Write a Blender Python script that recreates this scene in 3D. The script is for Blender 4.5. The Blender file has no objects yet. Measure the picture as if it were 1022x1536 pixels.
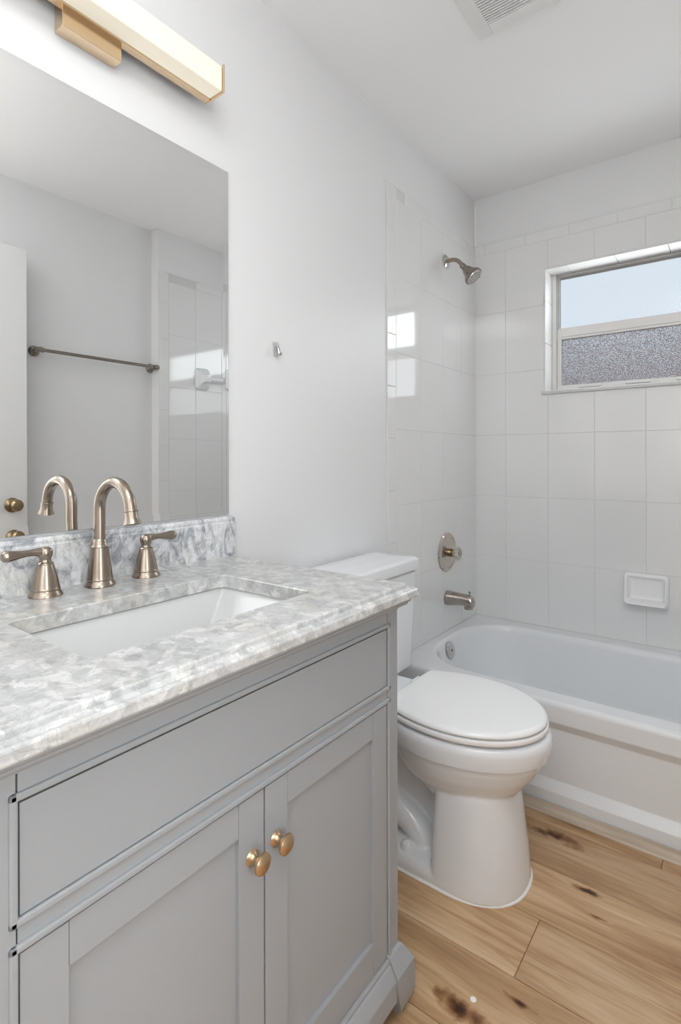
import bpy, bmesh, math, random
from mathutils import Vector, Matrix
random.seed(7)
scene = bpy.context.scene
C = scene.collection
PI = math.pi

# ------------------------------------------------------------------ camera
cd = bpy.data.cameras.new('camera'); cam = bpy.data.objects.new('camera', cd); C.objects.link(cam)
cd.sensor_fit = 'AUTO'; cd.sensor_width = 36; cd.lens = 806.0/1536*36
cd.shift_y = -79.46/1536; cd.clip_start = 0.02
yaw = 0.6504; rol = -0.0025
cam.matrix_world = Matrix.Translation((1.1264, -2.6237, 1.15)) @ Matrix.Rotation(yaw, 4, 'Z') @ Matrix.Rotation(PI/2, 4, 'X') @ Matrix.Rotation(rol, 4, 'Z')
scene.camera = cam

# ------------------------------------------------------------------ world / colour
w = bpy.data.worlds.new('world'); scene.world = w; w.use_nodes = True
bg = w.node_tree.nodes['Background']
bg.inputs[0].default_value = (0.82, 0.91, 1.0, 1); bg.inputs[1].default_value = 0.93
vs = scene.view_settings
vs.view_transform = 'Standard'; vs.look = 'None'; vs.exposure = -0.10; vs.gamma = 1.0; vs.use_curve_mapping = False
scene.cycles.max_bounces = 10; scene.cycles.diffuse_bounces = 6; scene.cycles.use_denoising = True
scene.cycles.sample_clamp_indirect = 4; scene.cycles.caustics_reflective = False

def area(name, loc, rot, sx, sy, power, col):
    l = bpy.data.lights.new(name, 'AREA'); l.shape = 'RECTANGLE'; l.size = sx; l.size_y = sy
    l.energy = power; l.color = col
    o = bpy.data.objects.new(name, l); C.objects.link(o); o.location = loc; o.rotation_euler = rot
    return o
area('ceiling_fill_light', (1.08, -2.62, 2.465), (0, 0, 0), 0.8, 0.9, 11.5, (0.95, 0.975, 1.0))  # added main fill under the ceiling, no lamp fixture here
area('front_wall_bounce_fill', (1.0, -2.72, 1.30), (math.radians(-115), 0, 0), 0.3, 0.3, 9, (0.95, 0.975, 1.0))  # added fill, turns the wall behind the camera into a soft source
up = area('ceiling_bounce_fill', (1.2, -2.85, 1.35), (PI, 0, 0), 0.35, 0.35, 9, (0.95, 0.975, 1.0)); up.data.spread = math.radians(120)  # added upward fill behind the camera, brightens the ceiling
area('window_daylight_upper', (0.81, 0.098, 1.90), (-PI/2, 0, 0), 0.78, 0.19, 2.4, (0.93, 0.97, 1.0))
area('window_daylight_lower', (0.81, 0.098, 1.625), (-PI/2, 0, 0), 0.80, 0.22, 1.2, (0.95, 0.97, 1.0))
area('doorway_fill_light', (2.35, -2.67, 1.35), (0, PI/2, 0), 1.9, 0.72, 19, (0.95, 0.975, 1.0))  # added fill shining in through the doorway, no known hallway lamp

# ------------------------------------------------------------------ node helpers
def new_mat(name):
    m = bpy.data.materials.new(name); m.use_nodes = True
    return m, m.node_tree.nodes, m.node_tree.links, m.node_tree.nodes['Principled BSDF']

def mat(name, col, rough=0.5, metal=0.0, ior=1.5, coat=0.0, bump=None, aniso=0.0):
    m, N, L, b = new_mat(name)
    b.inputs['Base Color'].default_value = (*col, 1); b.inputs['Roughness'].default_value = rough
    b.inputs['Metallic'].default_value = metal; b.inputs['IOR'].default_value = ior
    b.inputs['Coat Weight'].default_value = coat; b.inputs['Coat Roughness'].default_value = 0.05
    if bump:
        sc, st, di = bump
        g = N.new('ShaderNodeNewGeometry'); n = N.new('ShaderNodeTexNoise'); n.inputs['Scale'].default_value = sc
        n.inputs['Detail'].default_value = 3; L.new(g.outputs['Position'], n.inputs['Vector'])
        bp = N.new('ShaderNodeBump'); bp.inputs['Strength'].default_value = st; bp.inputs['Distance'].default_value = di
        L.new(n.outputs['Fac'], bp.inputs['Height']); L.new(bp.outputs['Normal'], b.inputs['Normal'])
    return m

def ramp(N, stops, interp='LINEAR'):
    r = N.new('ShaderNodeValToRGB'); cr = r.color_ramp; cr.interpolation = interp
    while len(cr.elements) < len(stops): cr.elements.new(0.5)
    for e, (p, c) in zip(cr.elements, stops):
        e.position = p; e.color = (*c, 1) if len(c) == 3 else c
    return r

M = {}
M['paint'] = mat('wall_paint', (0.80, 0.80, 0.80), 0.38, bump=(260, 0.12, 0.0008))
M['ceil'] = mat('ceiling_paint', (0.92, 0.92, 0.92), 0.7, bump=(180, 0.15, 0.001))
M['grout'] = mat('grout', (0.66, 0.66, 0.65), 0.8)
M['tile'] = mat('tile_glaze', (0.80, 0.80, 0.795), 0.07, ior=1.75, bump=(7, 0.04, 0.002))
M['porcelain'] = mat('porcelain', (0.83, 0.845, 0.86), 0.08, ior=1.55)
M['plastic'] = mat('white_plastic', (0.95, 0.95, 0.95), 0.10, ior=1.5)
M['enamel'] = mat('bath_enamel', (0.80, 0.815, 0.83), 0.12, ior=1.55)
M['cabinet'] = mat('cabinet_paint', (0.348, 0.362, 0.374), 0.42, bump=(300, 0.05, 0.0005))
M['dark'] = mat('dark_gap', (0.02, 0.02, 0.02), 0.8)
M['nickel'] = mat('brushed_nickel', (0.35, 0.292, 0.238), 0.22, 1.0)
M['nickel_dark'] = mat('aged_nickel', (0.30, 0.27, 0.235), 0.24, 1.0)
M['nickel_bright'] = mat('polished_nickel', (0.60, 0.54, 0.475), 0.14, 1.0)
M['chrome'] = mat('polished_chrome', (0.62, 0.60, 0.585), 0.12, 1.0)
M['knob'] = mat('champagne_bronze', (0.60, 0.42, 0.26), 0.28, 1.0)
M['gold'] = mat('brushed_gold', (0.80, 0.62, 0.43), 0.25, 1.0)
M['brass'] = mat('antique_brass', (0.30, 0.22, 0.13), 0.25, 1.0)
M['mirror'] = mat('mirror_silver', (0.90, 0.905, 0.90), 0.0, 1.0)
M['mirror_edge'] = mat('mirror_edge', (0.42, 0.44, 0.42), 0.3)
M['vinyl'] = mat('window_vinyl', (0.82, 0.81, 0.79), 0.35)
M['sill'] = mat('sill_stone', (0.62, 0.62, 0.61), 0.35)
M['caulk'] = mat('caulk', (0.88, 0.88, 0.86), 0.5)
M['sink'] = mat('sink_glaze', (0.62, 0.62, 0.615), 0.1, ior=1.5)
M['plastic_grey'] = mat('grey_nozzles', (0.25, 0.25, 0.26), 0.4)
M['clear'] = mat('clear_acrylic', (0.90, 0.87, 0.80), 0.12)
M['clear'].node_tree.nodes['Principled BSDF'].inputs['Transmission Weight'].default_value = 0.75
M['vent'] = mat('vent_plastic', (0.80, 0.80, 0.79), 0.45)
M['door'] = mat('door_paint', (0.82, 0.82, 0.81), 0.35)
M['fence'] = mat('outdoor_stucco', (0.34, 0.22, 0.19), 0.9, bump=(30, 0.5, 0.02))
M['hedge'] = mat('outdoor_hedge', (0.22, 0.22, 0.20), 0.9, bump=(20, 0.8, 0.05))
M['outground'] = mat('outdoor_ground', (0.35, 0.32, 0.28), 0.9)

def marble(name, splash=False):
    m, N, L, b = new_mat(name)
    g = N.new('ShaderNodeNewGeometry')
    def noise(sc, det, dist, scale=(1, 1, 1), rot=(0, 0, 0), rough=0.55):
        mp = N.new('ShaderNodeMapping'); mp.inputs['Rotation'].default_value = rot; mp.inputs['Scale'].default_value = scale
        L.new(g.outputs['Position'], mp.inputs['Vector'])
        n = N.new('ShaderNodeTexNoise'); n.inputs['Scale'].default_value = sc; n.inputs['Detail'].default_value = det
        n.inputs['Distortion'].default_value = dist; n.inputs['Roughness'].default_value = rough
        L.new(mp.outputs['Vector'], n.inputs['Vector']); return n
    def mul(a, bs, f):
        q = N.new('ShaderNodeMix'); q.data_type = 'RGBA'; q.blend_type = 'MULTIPLY'; q.inputs['Factor'].default_value = f
        L.new(a, q.inputs['A']); L.new(bs, q.inputs['B']); return q.outputs['Result']
    warp = noise(22, 4, 0.5)
    mx = N.new('ShaderNodeMix'); mx.data_type = 'RGBA'; mx.inputs['Factor'].default_value = 0.07
    L.new(g.outputs['Position'], mx.inputs['A']); L.new(warp.outputs['Color'], mx.inputs['B'])
    v = N.new('ShaderNodeTexVoronoi'); v.feature = 'SMOOTH_F1'; v.inputs['Scale'].default_value = 58; v.inputs['Smoothness'].default_value = 0.55
    L.new(mx.outputs['Result'], v.inputs['Vector'])
    sep = N.new('ShaderNodeSeparateColor'); L.new(v.outputs['Color'], sep.inputs['Color'])
    if splash: frag = ramp(N, [(0.15, (0.66, 0.67, 0.68)), (0.5, (0.76, 0.765, 0.77)), (0.85, (0.82, 0.82, 0.82))])
    else: frag = ramp(N, [(0.05, (0.46, 0.46, 0.455)), (0.35, (0.55, 0.55, 0.543)), (0.65, (0.59, 0.59, 0.58)), (0.82, (0.67, 0.67, 0.655)), (1.0, (0.72, 0.72, 0.705))])
    L.new(sep.outputs['Red'], frag.inputs['Fac']); c = frag.outputs['Color']
    if splash:
        a = noise(17, 7, 1.6, (1, 1.5, 0.8), (0.6, 0, 0), 0.6); r = ramp(N, [(0.38, (0.43, 0.445, 0.47)), (0.47, (0.82, 0.825, 0.83)), (0.56, (1, 1, 1))]); L.new(a.outputs['Fac'], r.inputs['Fac']); c = mul(c, r.outputs['Color'], 0.95)
        a = noise(24, 6, 2.2, (1, 1.4, 0.8), (0.6, 0, 0)); r = ramp(N, [(0.47, (1, 1, 1)), (0.50, (0.66, 0.67, 0.69)), (0.53, (1, 1, 1))]); L.new(a.outputs['Fac'], r.inputs['Fac']); c = mul(c, r.outputs['Color'], 0.75)
    else:
        a = noise(34, 6, 0.8, (1, 1, 1), (0, 0, 0.5), 0.6); r = ramp(N, [(0.36, (0.84, 0.84, 0.84)), (0.52, (1, 1, 1))]); L.new(a.outputs['Fac'], r.inputs['Fac']); c = mul(c, r.outputs['Color'], 0.9)
        a = noise(20, 7, 2.0); r = ramp(N, [(0.472, (1, 1, 1)), (0.495, (0.76, 0.765, 0.775)), (0.52, (1, 1, 1))]); L.new(a.outputs['Fac'], r.inputs['Fac']); c = mul(c, r.outputs['Color'], 0.7)
    a = noise(9, 4, 0.3); r = ramp(N, [(0.5, (1, 1, 1)), (0.70, (0.95, 0.92, 0.86))]); L.new(a.outputs['Fac'], r.inputs['Fac']); c = mul(c, r.outputs['Color'], 0.8)
    L.new(c, b.inputs['Base Color']); b.inputs['Roughness'].default_value = 0.12
    return m
M['marble'] = marble('marble')
M['marble_splash'] = marble('marble_splash', True)

def wood():
    m, N, L, b = new_mat('oak_planks')
    g = N.new('ShaderNodeNewGeometry')
    at = N.new('ShaderNodeAttribute'); at.attribute_name = 'plank'; at.attribute_type = 'GEOMETRY'
    off = N.new('ShaderNodeVectorMath'); off.operation = 'SCALE'; off.inputs['Scale'].default_value = 17.0
    L.new(at.outputs['Vector'], off.inputs[0])
    # warp the grain around the knots
    knots = [(0.655, -0.928, 0.026), (0.777, -1.092, 0.012), (0.648, -1.582, 0.024), (0.739, -1.493, 0.010), (0.30, -1.02, 0.03), (1.25, -1.3, 0.02), (1.1, -1.62, 0.02), (0.83, -1.165, 0.007)]
    nw = N.new('ShaderNodeTexNoise'); nw.inputs['Scale'].default_value = 26; nw.inputs['Detail'].default_value = 4
    L.new(g.outputs['Position'], nw.inputs['Vector'])
    sepw = N.new('ShaderNodeMath'); sepw.operation = 'SUBTRACT'; sepw.inputs[1].default_value = 0.5; L.new(nw.outputs['Fac'], sepw.inputs[0])
    kn = None
    for kx, ky, kr in knots:
        s = N.new('ShaderNodeVectorMath'); s.operation = 'SUBTRACT'; L.new(g.outputs['Position'], s.inputs[0]); s.inputs[1].default_value = (kx, ky, 0)
        ms = N.new('ShaderNodeVectorMath'); ms.operation = 'MULTIPLY'; L.new(s.outputs[0], ms.inputs[0]); ms.inputs[1].default_value = (0.5, 1.9, 0)
        ln = N.new('ShaderNodeVectorMath'); ln.operation = 'LENGTH'; L.new(ms.outputs[0], ln.inputs[0])
        dv = N.new('ShaderNodeMath'); dv.operation = 'DIVIDE'; L.new(ln.outputs['Value'], dv.inputs[0]); dv.inputs[1].default_value = kr
        if kn is None: kn = dv
        else:
            mi = N.new('ShaderNodeMath'); mi.operation = 'MINIMUM'; L.new(kn.outputs[0], mi.inputs[0]); L.new(dv.outputs[0], mi.inputs[1]); kn = mi
    wob = N.new('ShaderNodeMath'); wob.operation = 'MULTIPLY_ADD'; L.new(sepw.outputs[0], wob.inputs[0]); wob.inputs[1].default_value = 4.2; L.new(kn.outputs[0], wob.inputs[2])
    kramp = ramp(N, [(0.0, (0.055, 0.025, 0.012)), (0.22, (0.20, 0.11, 0.055)), (0.5, (0.55, 0.42, 0.30)), (0.9, (1, 1, 1))])
    half = N.new('ShaderNodeMath'); half.operation = 'MULTIPLY'; half.inputs[1].default_value = 0.5; L.new(wob.outputs[0], half.inputs[0])
    L.new(half.outputs[0], kramp.inputs['Fac'])
    inv = N.new('ShaderNodeMath'); inv.operation = 'DIVIDE'; inv.inputs[0].default_value = 0.05
    ad = N.new('ShaderNodeMath'); ad.operation = 'ADD'; ad.inputs[1].default_value = 0.8; L.new(kn.outputs[0], ad.inputs[0]); L.new(ad.outputs[0], inv.inputs[1])
    cmb = N.new('ShaderNodeCombineXYZ'); L.new(inv.outputs[0], cmb.inputs['Y'])
    a0 = N.new('ShaderNodeVectorMath'); a0.operation = 'ADD'; L.new(g.outputs['Position'], a0.inputs[0]); L.new(off.outputs[0], a0.inputs[1])
    a1 = N.new('ShaderNodeVectorMath'); a1.operation = 'ADD'; L.new(a0.outputs[0], a1.inputs[0]); L.new(cmb.outputs[0], a1.inputs[1])
    def grain(sx, sy, det, dist):
        mp = N.new('ShaderNodeMapping'); mp.inputs['Scale'].default_value = (sx, sy, 1); L.new(a1.outputs[0], mp.inputs['Vector'])
        n = N.new('ShaderNodeTexNoise'); n.inputs['Scale'].default_value = 1; n.inputs['Detail'].default_value = det; n.inputs['Distortion'].default_value = dist
        n.inputs['Roughness'].default_value = 0.6
        L.new(mp.outputs['Vector'], n.inputs['Vector']); return n
    ga = grain(1.6, 12, 4, 0.6); gb = grain(5, 110, 4, 0.3); gc = grain(2.4, 30, 5, 1.0)
    base = ramp(N, [(0.24, (0.29, 0.165, 0.08)), (0.42, (0.50, 0.32, 0.175)), (0.58, (0.64, 0.445, 0.27)), (0.78, (0.71, 0.54, 0.365))])
    L.new(ga.outputs['Fac'], base.inputs['Fac'])
    def mul(a, bsock, f):
        q = N.new('ShaderNodeMix'); q.data_type = 'RGBA'; q.blend_type = 'MULTIPLY'; q.inputs['Factor'].default_value = f
        L.new(a, q.inputs['A']); L.new(bsock, q.inputs['B']); return q.outputs['Result']
    rb = ramp(N, [(0.35, (0.80, 0.74, 0.66)), (0.55, (1, 1, 1))]); L.new(gb.outputs['Fac'], rb.inputs['Fac'])
    rc = ramp(N, [(0.33, (0.68, 0.56, 0.44)), (0.46, (0.98, 0.97, 0.95)), (0.7, (1.05, 1.05, 1.05))]); L.new(gc.outputs['Fac'], rc.inputs['Fac'])
    c = mul(base.outputs['Color'], rb.outputs['Color'], 0.7)
    c = mul(c, rc.outputs['Color'], 0.8)
    sepc = N.new('ShaderNodeSeparateXYZ'); L.new(at.outputs['Vector'], sepc.inputs[0])
    tone = ramp(N, [(0.0, (0.78, 0.74, 0.70)), (0.5, (0.94, 0.92, 0.90)), (1.0, (1.06, 1.04, 1.02))]); L.new(sepc.outputs['Z'], tone.inputs['Fac'])
    c = mul(c, tone.outputs['Color'], 1.0)
    c = mul(c, kramp.outputs['Color'], 1.0)
    L.new(c, b.inputs['Base Color']); b.inputs['Roughness'].default_value = 0.42
    bp = N.new('ShaderNodeBump'); bp.inputs['Strength'].default_value = 0.15; bp.inputs['Distance'].default_value = 0.001
    L.new(gb.outputs['Fac'], bp.inputs['Height']); L.new(bp.outputs['Normal'], b.inputs['Normal'])
    return m
M['wood'] = wood()

def glass(name, rough, scale, strength, tint):
    m, N, L, b = new_mat(name)
    b.inputs['Base Color'].default_value = (*tint, 1); b.inputs['Transmission Weight'].default_value = 1.0
    b.inputs['Roughness'].default_value = rough; b.inputs['IOR'].default_value = 1.3
    g = N.new('ShaderNodeNewGeometry'); v = N.new('ShaderNodeTexVoronoi'); v.inputs['Scale'].default_value = scale
    L.new(g.outputs['Position'], v.inputs['Vector'])
    bp = N.new('ShaderNodeBump'); bp.inputs['Strength'].default_value = strength; bp.inputs['Distance'].default_value = 0.004
    L.new(v.outputs['Distance'], bp.inputs['Height']); L.new(bp.outputs['Normal'], b.inputs['Normal'])
    return m
M['glass_top'] = glass('obscure_glass_smooth', 0.12, 60, 0.1, (0.98, 0.99, 1.0))
M['glass_low'] = glass('pebbled_glass', 0.03, 230, 1.0, (0.93, 0.93, 0.94))

def lamp_mat():
    m, N, L, b = new_mat('lit_diffuser')
    b.inputs['Base Color'].default_value = (0.60, 0.58, 0.50, 1); b.inputs['Roughness'].default_value = 0.4
    b.inputs['Emission Color'].default_value = (1.0, 0.90, 0.72, 1); b.inputs['Emission Strength'].default_value = 0.50
    return m
M['diffuser'] = lamp_mat()

# ------------------------------------------------------------------ geometry helpers
def link(name, bm, m, parent=None, smooth=True, angle=35, loc=None, mats=None):
    bmesh.ops.recalc_face_normals(bm, faces=bm.faces)
    if smooth:
        a = math.radians(angle)
        for f in bm.faces: f.smooth = True
        for e in bm.edges:
            if len(e.link_faces) != 2 or e.calc_face_angle(0) > a: e.smooth = False
    me = bpy.data.meshes.new(name); bm.to_mesh(me); bm.free()
    if mats:
        for q in mats: me.materials.append(q)
    else: me.materials.append(m)
    o = bpy.data.objects.new(name, me); C.objects.link(o)
    if parent: o.parent = parent
    if loc: o.location = loc
    if smooth and name != 'bowl':
        wn = o.modifiers.new('weighted', 'WEIGHTED_NORMAL'); wn.keep_sharp = True; wn.weight = 80
    return o

def box(bm, x0, x1, y0, y1, z0, z1, bev=0.0, seg=2):
    r = bmesh.ops.create_cube(bm, size=1)
    for v in r['verts']:
        v.co = Vector(((x0+x1)/2 + v.co.x*(x1-x0), (y0+y1)/2 + v.co.y*(y1-y0), (z0+z1)/2 + v.co.z*(z1-z0)))
    if bev > 0:
        es = list({e for v in r['verts'] for e in v.link_edges})
        bmesh.ops.bevel(bm, geom=es, offset=bev, segments=seg, affect='EDGES', profile=0.5)

def loft(bm, rings, cap0=True, cap1=True, closed=True):
    vs_ = [[bm.verts.new(p) for p in r] for r in rings]
    n = len(vs_[0])
    for a, b in zip(vs_[:-1], vs_[1:]):
        for i in range(n if closed else n-1):
            j = (i+1) % n
            bm.faces.new((a[i], a[j], b[j], b[i]))
    if cap0: bm.faces.new(vs_[0][::-1])
    if cap1: bm.faces.new(vs_[-1])
    return vs_

def lathe(bm, prof, n=40, org=(0, 0, 0), axis=(0, 0, 1), cap0=True, cap1=True):
    """prof: (radius, height) pairs along axis from org"""
    ax = Vector(axis).normalized(); q = ax.to_track_quat('Z', 'Y'); o = Vector(org)
    rings = []
    for r, h in prof:
        rings.append([o + q @ Vector((max(r, 1e-5)*math.cos(2*PI*i/n), max(r, 1e-5)*math.sin(2*PI*i/n), h)) for i in range(n)])
    loft(bm, rings, cap0, cap1)

def tube(bm, pts, rad, n=24, cap=True, flat=None):
    pts = [Vector(p) for p in pts]
    rads = rad if isinstance(rad, (list, tuple)) else [rad]*len(pts)
    T = []
    for i in range(len(pts)):
        a = pts[max(i-1, 0)]; b = pts[min(i+1, len(pts)-1)]; T.append((b-a).normalized())
    up = Vector((0, 0, 1)) if abs(T[0].z) < 0.9 else Vector((0, 1, 0))
    nrm = (up - T[0]*up.dot(T[0])).normalized(); rings = []
    for i, p in enumerate(pts):
        if i: nrm = (nrm - T[i]*nrm.dot(T[i])).normalized()
        bi = T[i].cross(nrm); f = flat[i] if flat else 1.0
        rings.append([p + nrm*math.cos(2*PI*k/n)*rads[i]*f + bi*math.sin(2*PI*k/n)*rads[i] for k in range(n)])
    loft(bm, rings, cap, cap)

def bez(p0, p1, p2, p3, n=10):
    p0, p1, p2, p3 = map(Vector, (p0, p1, p2, p3)); out = []
    for i in range(n+1):
        t = i/n; out.append(p0*(1-t)**3 + p1*3*t*(1-t)**2 + p2*3*t*t*(1-t) + p3*t**3)
    return out

def rr(x0, x1, y0, y1, r, z, n=8, rs=None):
    """rounded rectangle ring; rs = radii of corners (x1y1, x0y1, x0y0, x1y0)"""
    rs = rs or (r, r, r, r)
    pts = []
    for (cx, cy, sx, sy, a0, rad) in ((x1, y1, -1, -1, 0, rs[0]), (x0, y1, 1, -1, 90, rs[1]), (x0, y0, 1, 1, 180, rs[2]), (x1, y0, -1, 1, 270, rs[3])):
        rad = max(rad, 1e-4)
        ox, oy = cx + sx*rad, cy + sy*rad
        for k in range(n+1):
            a = math.radians(a0 + 90*k/n); pts.append(Vector((ox + rad*math.cos(a), oy + rad*math.sin(a), z)))
    return pts

def empty(name, loc=(0, 0, 0), label=None, cat=None, group=None, kind=None):
    o = bpy.data.objects.new(name, None); C.objects.link(o); o.location = loc; o.empty_display_size = 0.05
    tag(o, label, cat, group, kind); return o

def tag(o, label=None, cat=None, group=None, kind=None):
    if label: o['label'] = label
    if cat: o['category'] = cat
    if group: o['group'] = group
    if kind: o['kind'] = kind
    return o

# ------------------------------------------------------------------ room shell
H = 2.48; W2 = 1.583; W1 = 1.655; YJ = -0.80; YF = -3.20; T = 0.12
def wallbox(name, boxes, m=None):
    bm = bmesh.new()
    for b in boxes: box(bm, *b)
    return tag(link(name, bm, m or M['paint'], smooth=False), kind='structure')
wl = wallbox('wall_left', [(-T, 0, YF-T, 0.2, 0, H)])
WX0, WX1, WZ0, WZ1 = 0.350, 1.290, 1.468, 2.054
wb = wallbox('wall_back', [(0, WX0, 0.006, 0.20, 0, H), (WX1, W1+T, 0.006, 0.20, 0, H), (WX0, WX1, 0.006, 0.20, 0, WZ0-0.012), (WX0, WX1, 0.006, 0.20, WZ1, H)])
wr = wallbox('wall_right', [(W1, W1+T, -2.26, YJ, 0, H), (W2+0.006, W1+T, YJ, 0.006, 0, H), (W1, W1+T, YF, -3.08, 0, H), (W1, W1+T, -3.08, -2.26, 2.13, H)])
wf = wallbox('wall_front', [(0, W1+T, YF-T, YF, 0, H)])
ce = wallbox('ceiling', [(-T, W1+T, YF-T, 0.2, H, H+0.1)], M['ceil'])
tag(wallbox('wall_hallway', [(2.45, 2.55, -3.6, -1.6, 0, H), (W1+T, 2.5, -3.6, -3.5, 0, H), (W1+T, 2.5, -1.7, -1.6, 0, H), (W1+T, 2.55, -3.6, -1.6, H, H+.1)]), kind='structure')

# floor: sub slab + planks, in one mesh
bm = bmesh.new(); lay = bm.faces.layers.float_vector.new('plank')
box(bm, -0.02, 2.5, -3.6, 0.02, -0.06, -0.0035)
PW = 0.187; ys = [-1.0705 + k*PW for k in range(-14, 7)]
rnd = random.Random(3)
for k, y0 in enumerate(ys):
    i = k - 14
    js = {-2: [0.709, 1.93], -1: [-0.5, 1.42], 0: [1.60], 1: [0.928], -3: [0.12, 1.34], -4: [0.9]}.get(i, [rnd.uniform(0, 1.2)])
    xs = [-0.02] + [j for j in js if -0.01 < j < 2.5] + [2.5]
    for a, b in zip(xs[:-1], xs[1:]):
        n0 = len(bm.faces); before = set(bm.faces)
        box(bm, a+0.0009, b-0.0009, y0+0.0009, min(y0+PW-0.0009, 0.02), -0.012, 0.0, 0.0009, 1)
        tone = {(-2, 0): 0.85, (-2, 1): 0.42, (-1, 0): 0.72, (0, 0): 0.15, (-3, 1): 0.62, (1, 1): 0.9}.get((i, xs.index(a)), rnd.random())
        val = Vector((rnd.random(), rnd.random(), tone))
        for f in bm.faces:
            if f not in before: f[lay] = val
fl = tag(link('floor', bm, M['wood'], smooth=False), kind='structure')

# ------------------------------------------------------------------ wall tiles
TH = 0.306; TW = 0.2037; GR = 0.0016
ZR = [2.1863 - j*TH for j in range(8)]       # row lines from the top
ZT = 2.236
def tile_panel(name, parent, plane, rects, side):
    """plane 'y' (back wall) or 'x'; rects (a0,a1,z0,z1); side gives outward direction"""
    bm = bmesh.new(); rg = random.Random(len(rects))
    ells = [r for r in rects if isinstance(r, list)]; rects = [r for r in rects if not isinstance(r, list)]
    amin = min(r[0] for r in rects); amax = max(r[1] for r in rects); zmin = min(r[2] for r in rects); zmax = max(r[3] for r in rects)
    p0, s = side
    for (a0, a1, z0, z1) in rects:
        v0 = len(bm.verts)
        g = GR/2
        if plane == 'y': box(bm, a0+g, a1-g, *sorted((p0, p0+s*0.0062)), z0+g, z1-g, 0.0014, 2)
        else: box(bm, *sorted((p0, p0+s*0.0062)), a0+g, a1-g, z0+g, z1-g, 0.0014, 2)
        bm.verts.ensure_lookup_table()
        ta, tb = rg.uniform(-1, 1)*0.0003, rg.uniform(-1, 1)*0.0003
        ca, cz = (a0+a1)/2, (z0+z1)/2
        for v in bm.verts[v0:]:
            if plane == 'y': v.co.y += (v.co.x-ca)*ta + (v.co.z-cz)*tb
            else: v.co.x += (v.co.y-ca)*ta + (v.co.z-cz)*tb
    def ell(pts, d, g, bev):
        n = len(pts); area2 = sum(pts[i][0]*pts[(i+1) % n][1]-pts[(i+1) % n][0]*pts[i][1] for i in range(n)); sg = 1 if area2 > 0 else -1
        q = []
        for i in range(n):
            p, a_, b_ = pts[i], pts[i-1], pts[(i+1) % n]
            def nrm(u, v):
                dx, dz = v[0]-u[0], v[1]-u[1]; l = math.hypot(dx, dz); return (-dz/l*sg, dx/l*sg)
            n1, n2 = nrm(a_, p), nrm(p, b_); q.append((p[0]+(n1[0]+n2[0])*g, p[1]+(n1[1]+n2[1])*g))
        lo = [bm.verts.new((x, p0, z)) for x, z in q]; hi = [bm.verts.new((x, p0+s*d, z)) for x, z in q]
        for i in range(n): bm.faces.new((lo[i], lo[(i+1) % n], hi[(i+1) % n], hi[i]))
        bm.faces.new(lo[::-1]); top = bm.faces.new(hi)
        if bev: bmesh.ops.bevel(bm, geom=list(top.edges), offset=bev, segments=2, affect='EDGES', profile=0.5)
    for e in ells: ell(e, 0.0062, GR/2, 0.0014)
    for f in bm.faces: f.material_index = 0
    nf = len(bm.faces)
    for e in ells: ell(e, 0.0049, 0.0, 0)
    for (a0, a1, z0, z1) in rects:
        if plane == 'y': box(bm, a0, a1, *sorted((p0, p0+s*0.0049)), z0, z1)
        else: box(bm, *sorted((p0, p0+s*0.0049)), a0, a1, z0, z1)
    bm.faces.ensure_lookup_table()
    for f in bm.faces[nf:]: f.material_index = 1
    return link(name, bm, None, parent, mats=[M['tile'], M['grout']], angle=50)

cols = [0.0, 0.1638 + 0*TW] + [0.1638 + k*TW for k in range(1, 8)]
cols[-1] = W2
cols = [c for c in cols if c < W2] + [W2]
# back wall, around the window
rects = []
for c0, c1 in zip(cols[:-1], cols[1:]):
    for j in range(7):
        z1, z0 = ZR[j], max(ZR[j+1], 0.340)
        if z1 - z0 < 0.01: continue
        # subtract the window rectangle
        wx0, wx1, wz0, wz1 = WX0, WX1, WZ0-0.012, WZ1
        zin0, zin1 = z0 > wz0 and z0 < wz1, z1 > wz0 and z1 < wz1
        if c0 < wx0 < c1 and zin0 != zin1:
            zc = wz1 if zin0 else wz0; zo, zi_ = (z1, z0) if zin0 else (z0, z1)
            rects.append([(c0, zi_), (wx0, zi_), (wx0, zc), (c1, zc), (c1, zo), (c0, zo)]); continue
        if c0 < wx1 < c1 and zin0 != zin1:
            zc = wz1 if zin0 else wz0; zo, zi_ = (z1, z0) if zin0 else (z0, z1)
            rects.append([(c1, zi_), (wx1, zi_), (wx1, zc), (c0, zc), (c0, zo), (c1, zo)]); continue
        if c1 <= wx0 or c0 >= wx1 or z1 <= wz0 or z0 >= wz1: rects.append((c0, c1, z0, z1)); continue
        if z1 > wz1: rects.append((c0, c1, wz1, z1))
        if z0 < wz0: rects.append((c0, c1, z0, wz0))
        za, zb = max(z0, wz0), min(z1, wz1)
        if c0 < wx0: rects.append((c0, wx0, za, zb))
        if c1 > wx1: rects.append((wx1, c1, za, zb))
a = 0.0; nx = 0.058
while a < W2-0.001:
    rects.append((a, min(nx, W2), ZR[0], ZT)); a = nx; nx += 0.2035
tile_panel('tile_surround', wb, 'y', rects, (0.006, -1))
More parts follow.
